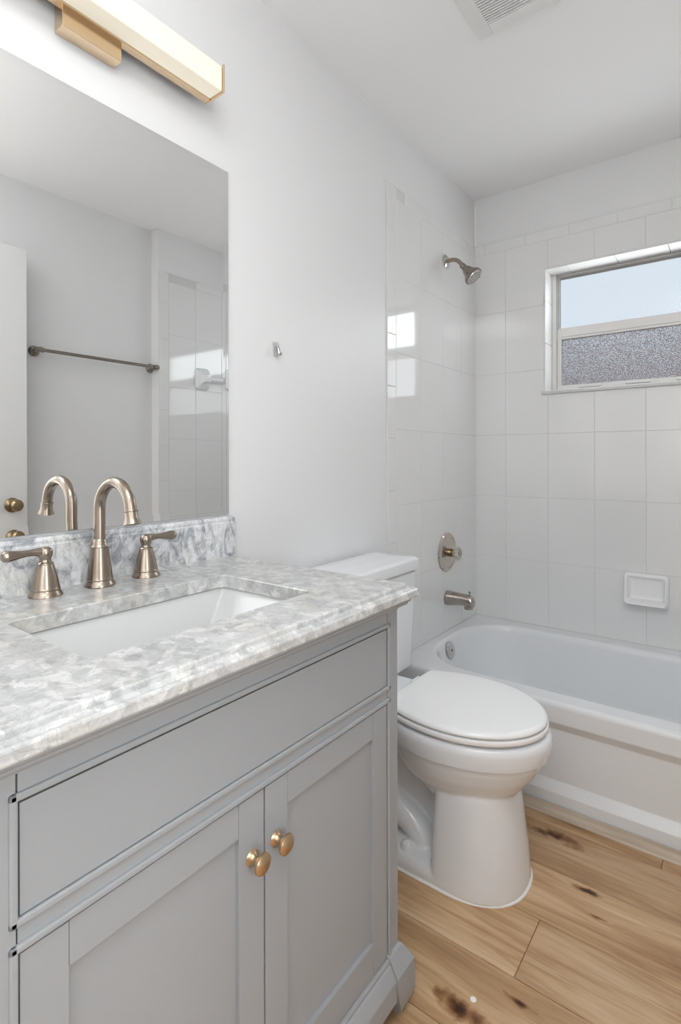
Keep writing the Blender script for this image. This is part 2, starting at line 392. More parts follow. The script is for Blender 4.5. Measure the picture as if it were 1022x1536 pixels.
# left wall
rects = []
lcols = [0.0, -0.1700, -0.3737, -0.5774, -0.7811]
lcols = [0.0, -0.1712, -0.3749, -0.5786, -0.7823][::1]
for c1, c0 in zip(lcols[:-1], lcols[1:]):
    for j in range(7):
        z1, z0 = ZR[j], ZR[j+1] if j < 6 else 0.0
        if c1 > -0.7 and j == 6: z0 = 0.0
        if z1 - z0 > 0.01: rects.append((c0, c1, z0, z1))
zz = 0.0; seqz = [1.85 - 0.2065*k for k in range(0, 10)][::-1]
seqz = [0.0] + [z for z in seqz if z > 0.01] + [2.0565, ZT]
for z0, z1 in zip(seqz[:-1], seqz[1:]): rects.append((-0.847, -0.7823, z0, z1))
a = 0.0; nx = 0.10
while a < 0.7823-0.001:
    rects.append((-min(nx, 0.7823), -a, ZR[0], ZT)); a = nx; nx += 0.2035
tile_panel('tile_surround', wl, 'x', rects, (0.0, 1))
# right wall
rects = []
for c1, c0 in zip([0.0, -0.135, -0.339, -0.543, -0.735][:-1], [0.0, -0.135, -0.339, -0.543, -0.735][1:]):
    for j in range(7):
        z1, z0 = ZR[j], max(ZR[j+1], 0.340)
        if z1 - z0 > 0.01: rects.append((c0, c1, z0, z1))
seqz = [z for z in seqz]
for z0, z1 in zip(seqz[:-1], seqz[1:]): rects.append((-0.797, -0.735, z0, z1))
a = 0.0; nx = 0.13
while a < 0.735-0.001:
    rects.append((-min(nx, 0.735), -a, ZR[0], ZT)); a = nx; nx += 0.2035
tile_panel('tile_surround', wr, 'x', rects, (W2+0.006, -1))
# caulk bead in the corner above the tile
bm = bmesh.new(); box(bm, 0, 0.012, -0.002, 0.006, ZT, H, 0.002)
tag(link('trim_1', bm, M['caulk']), kind='structure')

# ------------------------------------------------------------------ window
win = empty('window_1', ((WX0+WX1)/2, 0.12, WZ0), kind='structure')
def wpart(name, boxes, m, bev=0.002, parent=None):
    bm = bmesh.new()
    for b in boxes: box(bm, *b, bev)
    o = link(name, bm, m); o.parent = parent or win
    o.matrix_parent_inverse = Matrix.Translation(-Vector(win.location)) if (parent is None or parent is win) else Matrix.Identity(4)
    return o
# tiled reveal: left, right, top, each from short bullnose pieces
bx = []
t = 0.009
pts_ = [WX0 + 0.0 + k*0.1528 for k in range(0, 8)]
for a0, a1 in zip([WX0, WX0+.10]+[WX0+.10+.2035*k for k in range(1, 5)], [WX0+.10]+[WX0+.10+.2035*k for k in range(1, 5)]+[WX1]):
    if a1 - a0 > 0.01 and a0 < WX1: bx.append((a0+0.0006, min(a1, WX1)-0.0006, -0.003, 0.122, WZ1-t, WZ1+0.0))
for a0, a1 in ((WZ0, 1.70), (1.70, 1.90), (1.90, WZ1-t)):
    bx.append((WX0, WX0+t, -0.003, 0.122, a0+0.0006, a1-0.0006)); bx.append((WX1-t, WX1, -0.003, 0.122, a0+0.0006, a1-0.0006))
wpart('reveal', bx, M['tile'], 0.0025)
wpart('sill', [(WX0-0.012, WX1+0.012, -0.014, 0.125, WZ0-0.014, WZ0)], M['sill'], 0.003)
FX0, FX1, FZ0, FZ1 = WX0+t, WX1-t, WZ0, WZ1-t
fw = 0.018
wpart('frame', [(FX0, FX0+fw, 0.10, 0.19, FZ0, FZ1), (FX1-fw, FX1, 0.10, 0.19, FZ0, FZ1), (FX0+0.001, FX1-0.001, 0.101, 0.189, FZ0, FZ0+0.018), (FX0+.001, FX1-.001, 0.1235, 0.19, FZ1-0.004, FZ1)], M['vinyl'], 0.0015)
MZ = 1.745
us = wpart('upper_sash', [(FX0+fw, FX0+fw+0.006, 0.15, 0.17, MZ, FZ1-0.004), (FX1-fw-0.006, FX1-fw, 0.15, 0.17, MZ, FZ1-0.004), (FX0+fw+.002, FX1-fw-.002, 0.1475, 0.17, MZ, MZ+0.045)], M['vinyl'])
ls = wpart('lower_sash', [(FX0+fw, FX0+fw+0.020, 0.122, 0.147, FZ0+0.018, MZ+0.03), (FX1-fw-0.020, FX1-fw, 0.122, 0.147, FZ0+0.018, MZ+0.03),
    (FX0+fw+.002, FX1-fw-.002, 0.1215, 0.1465, MZ-0.002, MZ+0.040), (FX0+fw+.02, FX1-fw-.02, 0.124, 0.147, MZ-0.014, MZ-0.002), (FX0+fw+.002, FX1-fw-.002, 0.1215, 0.1465, FZ0+0.0185, FZ0+0.038),
    (FX0+fw+0.10, FX0+fw+0.20, 0.112, 0.147, FZ0+0.022, FZ0+0.034), (FX0+fw+0.30, FX0+fw+0.40, 0.112, 0.147, FZ0+0.022, FZ0+0.034), (FX0+fw+0.50, FX0+fw+0.60, 0.112, 0.147, FZ0+0.022, FZ0+0.034)], M['vinyl'])
o = wpart('upper_pane', [(FX0+fw, FX1-fw, 0.158, 0.161, MZ+0.04, FZ1-0.004)], M['glass_top'], 0)
o = wpart('lower_pane', [(FX0+fw+.018, FX1-fw-.018, 0.133, 0.136, FZ0+0.036, MZ+0.001)], M['glass_low'], 0)
# outside
bm = bmesh.new(); box(bm, -8, 10, 5.2, 5.4, -0.1, 2.38, 0.02)
tag(link('garden_wall', bm, M['fence']), 'reddish-brown garden wall blurred behind the pebbled lower window pane', 'wall')
bm = bmesh.new()
rg = random.Random(5)
for i in range(60):
    x = -7 + i*0.28; r = rg.uniform(0.40, 0.55)
    bmesh.ops.create_icosphere(bm, subdivisions=2, radius=r, matrix=Matrix.Translation((x, 6.3+rg.uniform(-.2, .2), rg.uniform(1.95, 2.2))))
    box(bm, x-0.04, x+0.04, 6.26, 6.34, -0.1, 2.0)
tag(link('hedge', bm, M['hedge']), 'dark grey-green hedge blurred above the garden wall outside the window', 'hedge')
bm = bmesh.new(); box(bm, -10, 12, 0.2, 9, -0.15, -0.1)
tag(link('ground', bm, M['outground'], smooth=False), kind='structure')

# ------------------------------------------------------------------ ceiling vent
vt = empty('exhaust_vent', (0.61, -1.17, H), 'white ceiling exhaust vent with a fine slatted grille', 'vent')
def child(name, bm, m, par, **k):
    o = link(name, bm, m, **k); o.parent = par
    o.matrix_parent_inverse = Matrix.Translation(-Vector(par.location)); return o
bm = bmesh.new(); VX0, VX1, VY0, VY1 = 0.452, 0.80, -1.345, -1.005
gx0, gx1, gy0, gy1 = 0.497, 0.755, -1.30, -1.050
for b in ((VX0, gx0, VY0, VY1), (gx1, VX1, VY0, VY1), (gx0, gx1, VY0, gy0), (gx0, gx1, gy1, VY1)): box(bm, *b, H-0.012, H, 0.002)
child('frame', bm, M['vent'], vt)
bm = bmesh.new(); ns = 26
for i in range(ns):
    y = gy0 + (i+0.5)*(gy1-gy0)/ns; box(bm, gx0, gx1, y-0.0026, y+0.0026, H-0.011, H-0.002)
child('grille', bm, M['vent'], vt)
bm = bmesh.new(); box(bm, gx0, gx1, gy0, gy1, H-0.0015, H)
child('duct_opening', bm, mat('vent_dark', (0.16, 0.16, 0.16), 0.8), vt)

# ------------------------------------------------------------------ bathtub
tub = empty('bathtub', (0.79, -0.4, 0), 'white alcove bathtub with a recessed front apron under the window', 'bathtub')
TZ = 0.350
def outer(off, z, n=8):
    return rr(0.0065, W2-0.0005, -0.797+off, -0.0005, 0, z, n, rs=(0.002, 0.002, 0.012, 0.01))
bm = bmesh.new()
inner = []
O = [(0.0, 0.0), (0.0, 0.050), (0.001, 0.056), (0.018, 0.083), (0.019, 0.088), (0.019, 0.252), (0.018, 0.257), (0.001, 0.281), (0.0, 0.287), (0.0, 0.332), (0.003, 0.343), (0.009, 0.349), (0.018, TZ)]
rings = [outer(o, z) for o, z in O]
def inn(l, r_, f, b_, rad, z): return rr(l, r_, -f, -b_, rad, z, 8, rs=(rad, rad*1.0, rad*1.0, rad))
rings += [inn(0.042, 1.520, 0.722, 0.078, 0.235, TZ+0.001), inn(0.048, 1.514, 0.716, 0.084, 0.232, TZ-0.001), inn(0.056, 1.506, 0.708, 0.092, 0.228, TZ-0.008), inn(0.062, 1.498, 0.703, 0.097, 0.224, 0.325),
          inn(0.085, 1.44, 0.690, 0.110, 0.215, 0.22), inn(0.115, 1.36, 0.670, 0.130, 0.20, 0.12), inn(0.15, 1.29, 0.640, 0.160, 0.17, 0.075), inn(0.20, 1.20, 0.590, 0.21, 0.13, 0.060)]
loft(bm, rings, False, True)
child('tub_shell', bm, M['enamel'], tub, angle=40)
bm = bmesh.new()
lathe(bm, [(0.0, 0.0), (0.030, 0.0), (0.031, 0.004), (0.037, 0.006), (0.038, 0.010), (0.034, 0.014), (0.012, 0.0165), (0.0, 0.0165)], 40, (0.062, -0.434, 0.300), (1, 0, 0.18))
pl = child('overflow_plate', bm, M['chrome'], tub); tag(pl, 'round chrome overflow plate')
bm = bmesh.new(); lathe(bm, [(0.0, 0.0), (0.0045, 0.0), (0.0045, 0.001), (0, 0.001)], 16, (0.0785, -0.434, 0.303), (1, 0, 0.18))
sc_ = link('screw', bm, M['dark']); sc_.parent = pl; sc_.matrix_parent_inverse = Matrix.Identity(4)
# wooden / pale shoe strip at the foot
bm = bmesh.new()
prof = [(-0.8005, 0.0), (-0.843, 0.0), (-0.843, 0.004), (-0.835, 0.011), (-0.820, 0.0165), (-0.8005, 0.018)]
loft(bm, [[Vector((x, y, z)) for y, z in prof] for x in (0.007, W1)])
def strip_mat():
    m, N, L, b = new_mat('shoe_strip')
    g = N.new('ShaderNodeNewGeometry'); mp = N.new('ShaderNodeMapping'); mp.inputs['Scale'].default_value = (4, 90, 90); L.new(g.outputs['Position'], mp.inputs['Vector'])
    n = N.new('ShaderNodeTexNoise'); n.inputs['Scale'].default_value = 1; n.inputs['Detail'].default_value = 4; L.new(mp.outputs['Vector'], n.inputs['Vector'])
    r = ramp(N, [(0.3, (0.40, 0.31, 0.22)), (0.6, (0.56, 0.47, 0.37))]); L.new(n.outputs['Fac'], r.inputs['Fac']); L.new(r.outputs['Color'], b.inputs['Base Color'])
    b.inputs['Roughness'].default_value = 0.3; return m
tag(link('baseboard_back', bm, strip_mat()), kind='structure')

# ------------------------------------------------------------------ shower fittings
sh = empty('wall_shower', (0.0062, -0.34, 2.065), 'nickel shower head on a curved arm above the tub faucet wall', 'shower head')
bm = bmesh.new(); lathe(bm, [(0.0, 0.0), (0.030, 0.0), (0.031, 0.003), (0.026, 0.007), (0.014, 0.011), (0.0, 0.011)], 36, (0, 0, 0), (1, 0, 0))
link('flange', bm, M['chrome'], sh)
p = bez((0.004, 0, 0.0), (0.045, 0, 0.006), (0.060, 0, -0.002), (0.086, 0, -0.040), 14)
bm = bmesh.new(); tube(bm, p, 0.0095, 20); link('shower_arm', bm, M['nickel'], sh)
ax = Vector((0.62, 0.0, -0.70)).normalized()
bm = bmesh.new(); o0 = Vector((0.080, 0, -0.033))
lathe(bm, [(0, 0), (0.0125, 0), (0.0135, 0.003), (0.0135, 0.015), (0.0115, 0.018), (0.014, 0.021), (0.020, 0.035), (0.025, 0.050), (0.033, 0.066), (0.041, 0.076), (0.043, 0.080), (0.043, 0.087), (0.040, 0.090), (0, 0.090)], 44, o0, ax)
hd = link('head', bm, M['nickel_dark'], sh)
bm = bmesh.new(); lathe(bm, [(0, 0.0), (0.037, 0.0), (0.036, 0.003), (0.0, 0.0045)], 36, o0+ax*0.0895, ax)
q = ax.to_track_quat('Z', 'Y')
fc = link('spray_face', bm, M['chrome'], sh)
bm = bmesh.new()
for ring, nn in ((0.011, 8), (0.020, 14), (0.029, 20)):
    for k in range(nn):
        a = 2*PI*k/nn; c = o0 + ax*0.092 + q @ Vector((ring*math.cos(a), ring*math.sin(a), 0))
        lathe(bm, [(0, 0), (0.0019, 0), (0.0013, 0.0035), (0, 0.0035)], 8, c, ax)
n_ = link('nozzles', bm, M['plastic_grey'], sh)
bm = bmesh.new(); c = o0 + ax*0.084 + q @ Vector((0.042, 0.010, 0)); tube(bm, [c, c + q @ Vector((0.010, 0.002, 0))], 0.003, 10)
link('spray_lever', bm, M['nickel_dark'], sh)

vv = empty('shower_valve', (0.0062, -0.337, 0.716), 'round nickel shower valve plate with a clear faceted knob', 'shower valve')
bm = bmesh.new(); lathe(bm, [(0, 0), (0.090, 0), (0.0905, 0.003), (0.087, 0.007), (0.081, 0.008), (0.078, 0.006), (0.074, 0.0065), (0.070, 0.010), (0.040, 0.013), (0.0, 0.014)], 56, (0, 0, 0), (1, 0, 0))
link('plate', bm, M['nickel_bright'], vv)
bm = bmesh.new(); lathe(bm, [(0, 0.01), (0.019, 0.01), (0.019, 0.028), (0.015, 0.030), (0.015, 0.040), (0, 0.040)], 28, (0, 0, 0), (1, 0, 0))
link('stem', bm, M['brass'], vv)
bm = bmesh.new(); n = 24; rings = []
for r, h in [(0.012, 0.034), (0.022, 0.037), (0.029, 0.046), (0.030, 0.058), (0.025, 0.066), (0.014, 0.068)]:
    rings.append([Vector((h, (r*(1.0 if i % 2 else 0.86))*math.cos(2*PI*i/n), (r*(1.0 if i % 2 else 0.86))*math.sin(2*PI*i/n))) for i in range(n)])
loft(bm, rings); kb = link('knob', bm, M['clear'], vv, smooth=False); tag(kb, 'clear faceted acrylic knob')
bm = bmesh.new(); lathe(bm, [(0, 0), (0.010, 0), (0.009, 0.003), (0, 0.004)], 20, (0.067, 0, 0), (1, 0, 0)); ci = link('index_cap', bm, M['nickel']); ci.parent = kb

sp = empty('tub_spout', (0.0062, -0.336, 0.505), 'nickel tub spout with a pull-up diverter, under the valve', 'tub spout')
bm = bmesh.new(); rings = []
for x, zc, rz, ry in [(0.0, 0.0, 0.033, 0.031), (0.006, 0.0, 0.034, 0.032), (0.012, 0, 0.033, 0.031), (0.05, 0.002, 0.029, 0.028), (0.085, 0.003, 0.0265, 0.026), (0.105, -0.002, 0.030, 0.0255), (0.120, -0.003, 0.029, 0.024), (0.128, -0.006, 0.025, 0.021), (0.131, -0.008, 0.018, 0.015)]:
    rings.append([Vector((x, ry*math.cos(2*PI*i/32), zc + rz*math.sin(2*PI*i/32))) for i in range(32)])
loft(bm, rings)
rings = [[Vector((0.107 + 0.020*math.cos(2*PI*i/28), 0.021*math.sin(2*PI*i/28), z)) for i in range(28)] for z in (-0.010, -0.036)]
loft(bm, rings)
link('spout_body', bm, mat('tub_spout_nickel', (0.44, 0.39, 0.35), 0.15, 1.0), sp)
bm = bmesh.new(); tube(bm, [(0.112, 0, 0.022), (0.112, 0, 0.038)], 0.003, 12); lathe(bm, [(0, 0), (0.005, 0), (0.006, 0.004), (0.004, 0.007), (0, 0.007)], 16, (0.112, 0, 0.037))
link('diverter', bm, M['nickel_dark'], sp)

# soap dish
M['dish'] = mat('dish_glaze', (0.88, 0.88, 0.88), 0.10, ior=1.55)
sd = empty('soap_dish', (0.776, 0, 0.59), 'white ceramic soap dish on the tiled wall above the tub', 'soap dish')
bm = bmesh.new()
x0, x1 = 0.692, 0.860; z0, z1 = 0.526, 0.656
def ring_d(ins, d, top=0.0, r=0.016):
    pts = rr(x0+ins, x1-ins, z0+ins, z1-ins, max(r-ins*0.3, 0.004), 0, 6)
    return [Vector((p.x, -d(p.y) if callable(d) else -d, p.y)) for p in pts]
fd = lambda z: 0.022 + 0.045*max(0.0, (z1-z)/(z1-z0))**1.2
sl = lambda k: (lambda z: fd(z)*k)
rings = [ring_d(0.0, lambda z: -0.004), ring_d(-0.001, sl(0.5)), ring_d(0.002, sl(0.9)), ring_d(0.007, sl(1.0)), ring_d(0.013, sl(0.94)), ring_d(0.017, lambda z: fd(z)*0.6), ring_d(0.022, lambda z: 0.010), ring_d(0.035, lambda z: 0.006)]
loft(bm, rings, True, True); child('dish_body', bm, M['dish'], sd, angle=60)
# ------------------------------------------------------------------ robe hook on the left wall
hk = empty('robe_hook', (0.0, -1.464, 1.478), 'small clear and white adhesive hook on the bare wall right of mirror', 'hook')
bm = bmesh.new(); loft(bm, [rr(-0.011, 0.011, -0.022, 0.022, 0.009, z, 6) for z in (0.0, 0.003)] + [rr(-0.009, 0.009, -0.020, 0.020, 0.008, 0.0045, 6)])
for v in bm.verts: v.co = Vector((v.co.z, v.co.x*(1.15 + v.co.y*9), v.co.y))
link('back_plate', bm, mat('hook_plate', (0.55, 0.55, 0.55), 0.25), hk)
bm = bmesh.new(); tube(bm, bez((0.003, 0, 0.006), (0.020, 0, 0.010), (0.010, 0, -0.030), (0.026, 0, -0.014), 12), [0.0045]*10+[0.004, 0.0035, 0.003], 12)
link('prong', bm, M['chrome'], hk)

# ------------------------------------------------------------------ toilet
TCY = -1.18
to = empty('toilet', (0, TCY, 0), 'white two-piece toilet with closed lid between vanity and tub', 'toilet')
def egg(xc, af, ab, hw, z, n=64, clip=None, pw=2.0):
    pts = []
    for i in range(n):
        a = 2*PI*i/n; c, s = math.cos(a), math.sin(a)
        e = 2.0/pw
        x = xc + (af if c > 0 else ab)*math.copysign(abs(c)**e, c); y = hw*math.copysign(abs(s)**e, s)
        if clip is not None and x < clip: x = clip
        pts.append(Vector((x, y, z)))
    return pts
# bowl body (remeshed to one smooth surface)
bm = bmesh.new()
loft(bm, [egg(0.45, 0.120, 0.10, 0.060, 0.225), egg(0.45, 0.172, 0.14, 0.118, 0.245), egg(0.45, 0.196, 0.17, 0.142, 0.270), egg(0.45, 0.222, 0.19, 0.162, 0.305), egg(0.45, 0.241, 0.20, 0.174, 0.340), egg(0.45, 0.248, 0.20, 0.178, 0.368)])
# pedestal
def ped(xb, xt, hw, z):
    a = egg(xb+0.07, xt-xb-0.07, 0.07, hw, z, 64, pw=2.3)
    b = egg(xb+0.07, xt-xb-0.07, 0.07, hw, z, 64, pw=6)
    return [p if p.x > xb+0.07 else q for p, q in zip(a, b)]
loft(bm, [ped(0.425, 0.653, 0.147, 0.0), ped(0.425, 0.652, 0.147, 0.02), ped(0.427, 0.645, 0.144, 0.09), ped(0.430, 0.634, 0.139, 0.17), ped(0.434, 0.622, 0.133, 0.255), ped(0.438, 0.60, 0.120, 0.30)])
# foot plate
loft(bm, [rr(0.10, 0.50, -0.146, 0.146, 0.05, 0.0), rr(0.10, 0.50, -0.146, 0.146, 0.05, 0.022), rr(0.11, 0.50, -0.137, 0.137, 0.05, 0.040), rr(0.13, 0.48, -0.10, 0.10, 0.04, 0.052)])
# core
loft(bm, [rr(0.13, 0.50, -0.045, 0.045, 0.03, 0.0), rr(0.14, 0.50, -0.04, 0.04, 0.03, 0.25), rr(0.06, 0.50, -0.09, 0.09, 0.04, 0.34), rr(0.045, 0.50, -0.11, 0.11, 0.04, 0.40)])
for s in (-1, 1):
    tube(bm, bez((0.20, s*0.055, 0.345), (0.28, s*0.066, 0.345), (0.36, s*0.072, 0.275), (0.46, s*0.080, 0.235), 12), 0.036, 20)
    tube(bm, bez((0.16, s*0.045, 0.105), (0.27, s*0.055, 0.135), (0.36, s*0.065, 0.10), (0.395, s*0.060, 0.02), 12), 0.040, 20)
body = link('bowl', bm, M['porcelain'], to)
rm = body.modifiers.new('remesh', 'REMESH'); rm.mode = 'VOXEL'; rm.voxel_size = 0.0045; rm.use_smooth_shade = True
sm = body.modifiers.new('smooth', 'SMOOTH'); sm.factor = 0.6; sm.iterations = 6
# rim band
bm = bmesh.new()
loft(bm, [egg(0.45, 0.240, 0.20, 0.172, 0.3600), egg(0.45, 0.257, 0.205, 0.185, 0.3615), egg(0.45, 0.262, 0.208, 0.188, 0.378), egg(0.45, 0.264, 0.21, 0.190, 0.398), egg(0.45, 0.262, 0.209, 0.188, 0.410), egg(0.45, 0.256, 0.205, 0.182, 0.417), egg(0.45, 0.242, 0.20, 0.170, 0.420)])
loft(bm, [rr(0.10, 0.34, -0.120, 0.120, 0.03, 0.362), rr(0.09, 0.34, -0.125, 0.125, 0.03, 0.37), rr(0.09, 0.34, -0.125, 0.125, 0.03, 0.413), rr(0.095, 0.335, -0.120, 0.120, 0.03, 0.418)])
link('rim', bm, M['porcelain'], to, angle=45)
def slab(prof, clip):
    bm = bmesh.new(); rings = []
    for off, z in prof: rings.append(egg(0.470, 0.234-off, 0.268, 0.189-off, z, 96, clip+off*0.8))
    loft(bm, rings); return bm
link('seat', slab([(0.030, 0.4265), (0.004, 0.4265), (0.001, 0.430), (0.0, 0.434), (0.001, 0.439), (0.006, 0.4415)], 0.287), M['plastic'], to, angle=50)
bm = bmesh.new(); rings = []
for off, z in [(0.030, 0.4445), (0.003, 0.4445), (0.0, 0.448), (0.0005, 0.452), (0.005, 0.4575), (0.012, 0.4600), (0.05, 0.4615), (0.11, 0.4625), (0.17, 0.4628)]:
    rings.append(egg(0.470, 0.231-off*1.0, 0.268-off*1.0, 0.186-off, z, 96, 0.287+off*0.85))
loft(bm, rings); link('lid', bm, M['plastic'], to, angle=50)
for s in (-1, 1):
    bm = bmesh.new(); tube(bm, [(0.272, s*0.075-0.022, 0.434), (0.272, s*0.075+0.022, 0.434)], 0.011, 20); box(bm, 0.255, 0.285, s*0.075-0.014, s*0.075+0.014, 0.415, 0.432, 0.003)
    link('hinge', bm, M['plastic'], to)
    bm = bmesh.new(); lathe(bm, [(0.0165, 0.0), (0.0165, 0.012), (0.013, 0.022), (0.006, 0.027), (0, 0.028)], 24, (0.345, s*0.112, 0.036))
    link('bolt_cap', bm, M['porcelain'], to)
# tank
bm = bmesh.new()
def tk(x1, hw, z, bow=0.012, x0=0.022, n=10):
    pts = rr(x0, x1, -hw, hw, 0.02, z, n)
    for p in pts:
        if p.x > (x0+x1)/2: p.x += bow*(1-(p.y/hw)**2)
    return pts
loft(bm, [tk(0.178, 0.200, 0.425), tk(0.185, 0.208, 0.434), tk(0.196, 0.224, 0.757), tk(0.190, 0.218, 0.7600), tk(0.186, 0.214, 0.772)])
link('tank', bm, M['porcelain'], to, angle=45)
bm = bmesh.new()
loft(bm, [tk(0.188, 0.218, 0.7665), tk(0.203, 0.232, 0.7665), tk(0.205, 0.234, 0.773), tk(0.205, 0.234, 0.797, 0.014, 0.020), tk(0.202, 0.231, 0.803, 0.014, 0.021), tk(0.192, 0.222, 0.8075, 0.013, 0.028), tk(0.13, 0.15, 0.811, 0.01, 0.07)])
link('tank_lid', bm, M['porcelain'], to, angle=45)
bm = bmesh.new(); lathe(bm, [(0, 0), (0.014, 0), (0.014, 0.006), (0.009, 0.009), (0.009, 0.016), (0, 0.016)], 20, (0.205, -0.155, 0.70), (1, 0, 0)); tube(bm, bez((0.218, -0.155, 0.70), (0.224, -0.13, 0.700), (0.224, -0.11, 0.697), (0.222, -0.085, 0.692), 8), [0.005, 0.005, 0.005, 0.0055, 0.006, 0.0065, 0.007, 0.0072, 0.006], 12)
link('flush_lever', bm, M['chrome'], to)
bm = bmesh.new()
def basering(off, z):
    a = ped(0.405-off, 0.653+off, 0.147+off, z); return [p if p.x > 0.47 else Vector((0.10-off if p.x < 0.44 else p.x, p.y, p.z)) for p in a]
loft(bm, [basering(0.0045, 0.0), basering(0.0045, 0.0025), basering(0.0015, 0.005)])
link('caulk_bead', bm, M['caulk'], to)

# ------------------------------------------------------------------ vanity
VY0_, VY1_ = -2.432, -1.650; XF = 0.535
va = empty('vanity_cabinet', (0.27, -2.04, 0), 'light grey two-door bathroom vanity cabinet with carved plinth feet', 'cabinet')
def vpart(name, boxes, bev=0.0012, m=None, parent=None):
    bm = bmesh.new()
    for b in boxes: box(bm, *b, bev)
    o = link(name, bm, m or M['cabinet']); o.parent = parent or va
    o.matrix_parent_inverse = Matrix.Translation(-Vector(va.location)) if parent is None else Matrix.Identity(4)
    return o
DY0, DY1, MID = -2.389, -1.690, -2.0405
FZ = 0.128     # bottom of the doors
g = 0.0014
vpart('carcass', [(0.012, XF-0.022, VY0_+0.002, VY0_+0.018, 0.03, 0.862), (0.012, XF-0.022, VY1_-0.018, VY1_-0.002, 0.03, 0.862), (0.012, XF-0.022, VY0_+0.01, VY1_-0.01, 0.115, 0.13), (0.012, 0.02, VY0_+0.01, VY1_-0.01, 0.13, 0.862)])
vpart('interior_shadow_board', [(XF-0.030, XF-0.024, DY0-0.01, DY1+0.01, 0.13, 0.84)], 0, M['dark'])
# face frame
vpart('stile', [(XF-0.022, XF, DY1+g, VY1_, 0.055, 0.862)])
vpart('stile', [(XF-0.022, XF, VY0_, DY0-g, 0.055, 0.862)])
vpart('top_rail', [(XF-0.022, XF, DY0, DY1, 0.812, 0.862)])
vpart('middle_rail', [(XF-0.022, XF-0.001, DY0, DY1, 0.651, 0.684)])
# beads around the openings
def bead(path, r=0.0045):
    bm = bmesh.new()
    for a, b in path:
        (y0, z0), (y1, z1) = a, b
        box(bm, XF-0.003, XF+0.0036, min(y0, y1)-r, max(y0, y1)+r, min(z0, z1)-r, max(z0, z1)+r, 0.0022, 3)
    return bm
child('drawer_bead', bead([((DY0-0.0045, 0.681), (DY1+0.0045, 0.681)), ((DY0-0.0045, 0.8085), (DY1+0.0045, 0.8085)), ((DY0-0.0045, 0.681), (DY0-0.0045, 0.8085)), ((DY1+0.0045, 0.681), (DY1+0.0045, 0.8085))], 0.0042), M['cabinet'], va)
child('door_bead', bead([((DY0-0.0045, 0.6545), (DY1+0.0045, 0.6545)), ((DY0-0.0045, FZ), (DY0-0.0045, 0.6545)), ((DY1+0.0045, FZ), (DY1+0.0045, 0.6545))], 0.0042), M['cabinet'], va)
vpart('drawer_front', [(XF-0.020, XF, DY0+0.0018, DY1-0.0018, 0.6858, 0.8008)])
def door(y0, y1, ky):
    z0, z1 = FZ+0.002, 0.6470; sw = 0.050
    bm = bmesh.new()
    box(bm, XF-0.020, XF, y0, y0+sw, z0, z1, 0.0012); box(bm, XF-0.020, XF, y1-sw, y1, z0, z1, 0.0012)
    box(bm, XF-0.020, XF-0.0005, y0+sw+0.0003, y1-sw-0.0003, z1-0.050, z1, 0.0008); box(bm, XF-0.020, XF-0.0005, y0+sw+0.0003, y1-sw-0.0003, z0, z0+0.062, 0.0008)
    e = child('cabinet_door', bm, M['cabinet'], va)
    bm = bmesh.new(); box(bm, XF-0.016, XF-0.0085, y0+sw-0.005, y1-sw+0.005, z0+0.055, z1-0.045)
    p_ = link('door_panel', bm, M['cabinet'], smooth=False); p_.parent = e
    bm = bmesh.new()
    lathe(bm, [(0, 0), (0.0125, 0), (0.0125, 0.0012), (0.009, 0.004), (0.0062, 0.008), (0.0058, 0.014), (0.0075, 0.018), (0.0145, 0.0205), (0.0158, 0.0225), (0.0152, 0.0255), (0.010, 0.029), (0.0, 0.0305)], 40, (0, 0, 0), (1, 0, 0))
    k = link('knob', bm, M['knob']); k.parent = e; k.location = (XF-0.001, ky, 0.556); tag(k, 'round champagne bronze knob')
    return e
door(DY0+0.0018, MID-0.0015, -2.0665)
door(MID+0.0015, DY1-0.0018, -2.0155)
# cornice under the top
bm = bmesh.new()
cp = [(0.0, 0.832), (0.001, 0.8345), (0.004, 0.838), (0.010, 0.842), (0.016, 0.8435), (0.0165, 0.847), (0.019, 0.849), (0.0215, 0.851), (0.022, 0.8615)]
def per(off, z): return [Vector((0.012, VY0_-off, z)), Vector((XF+off, VY0_-off, z)), Vector((XF+off, VY1_+off, z)), Vector((0.012, VY1_+off, z))]
loft(bm, [per(o, z) for o, z in cp], False, False); child('cornice', bm, M['cabinet'], va, angle=25)
# base rail with sloped top and arched cut-out
bm = bmesh.new()
bp_ = [(0.0, 0.128), (0.003, 0.1275), (0.005, 0.124), (0.005, 0.118), (0.010, 0.114), (0.020, 0.094), (0.0215, 0.090)]
n = 40; ya, yb = VY0_+0.040, VY1_-0.040
rings = []
for i in range(n+1):
    y = ya + (yb-ya)*i/n; u = abs(2*i/n-1)
    zl = 0.050
    ring = [Vector((XF-0.012, y, 0.128))] + [Vector((XF+o, y, z)) for o, z in bp_] + [Vector((XF+0.0215, y, max(zl, 0.0005))), Vector((XF-0.012, y, max(zl, 0.0005)))]
    rings.append(ring)
loft(bm, rings); child('base_rail', bm, M['cabinet'], va, angle=25)
def foot(y0, y1, sgn):
    """plinth block foot, front face with curved inner lower edge"""
    bm = bmesh.new()
    x0f = XF-0.05
    prof = [(0.0, 0.133), (0.002, 0.131), (0.006, 0.129), (0.022, 0.101), (0.025, 0.096), (0.0255, 0.072), (0.0255, 0.050), (0.0250, 0.030), (0.022, 0.018), (0.013, 0.006), (0.012, 0.0)]
    rings = []
    for o, z in prof:
        yo = (y1+o) if sgn > 0 else y1; yi = y0 if sgn > 0 else (y0-o)
        if z < 0.075:
            k = ((0.075-z)/0.075)**1.3*0.024
            if sgn > 0: yi += k
            else: yo -= k
        rings.append([Vector((x0f, yi, z)), Vector((XF+o, yi, z)), Vector((XF+o, yo, z)), Vector((x0f, yo, z))])
    loft(bm, rings); child('foot', bm, M['cabinet'], va, angle=25)
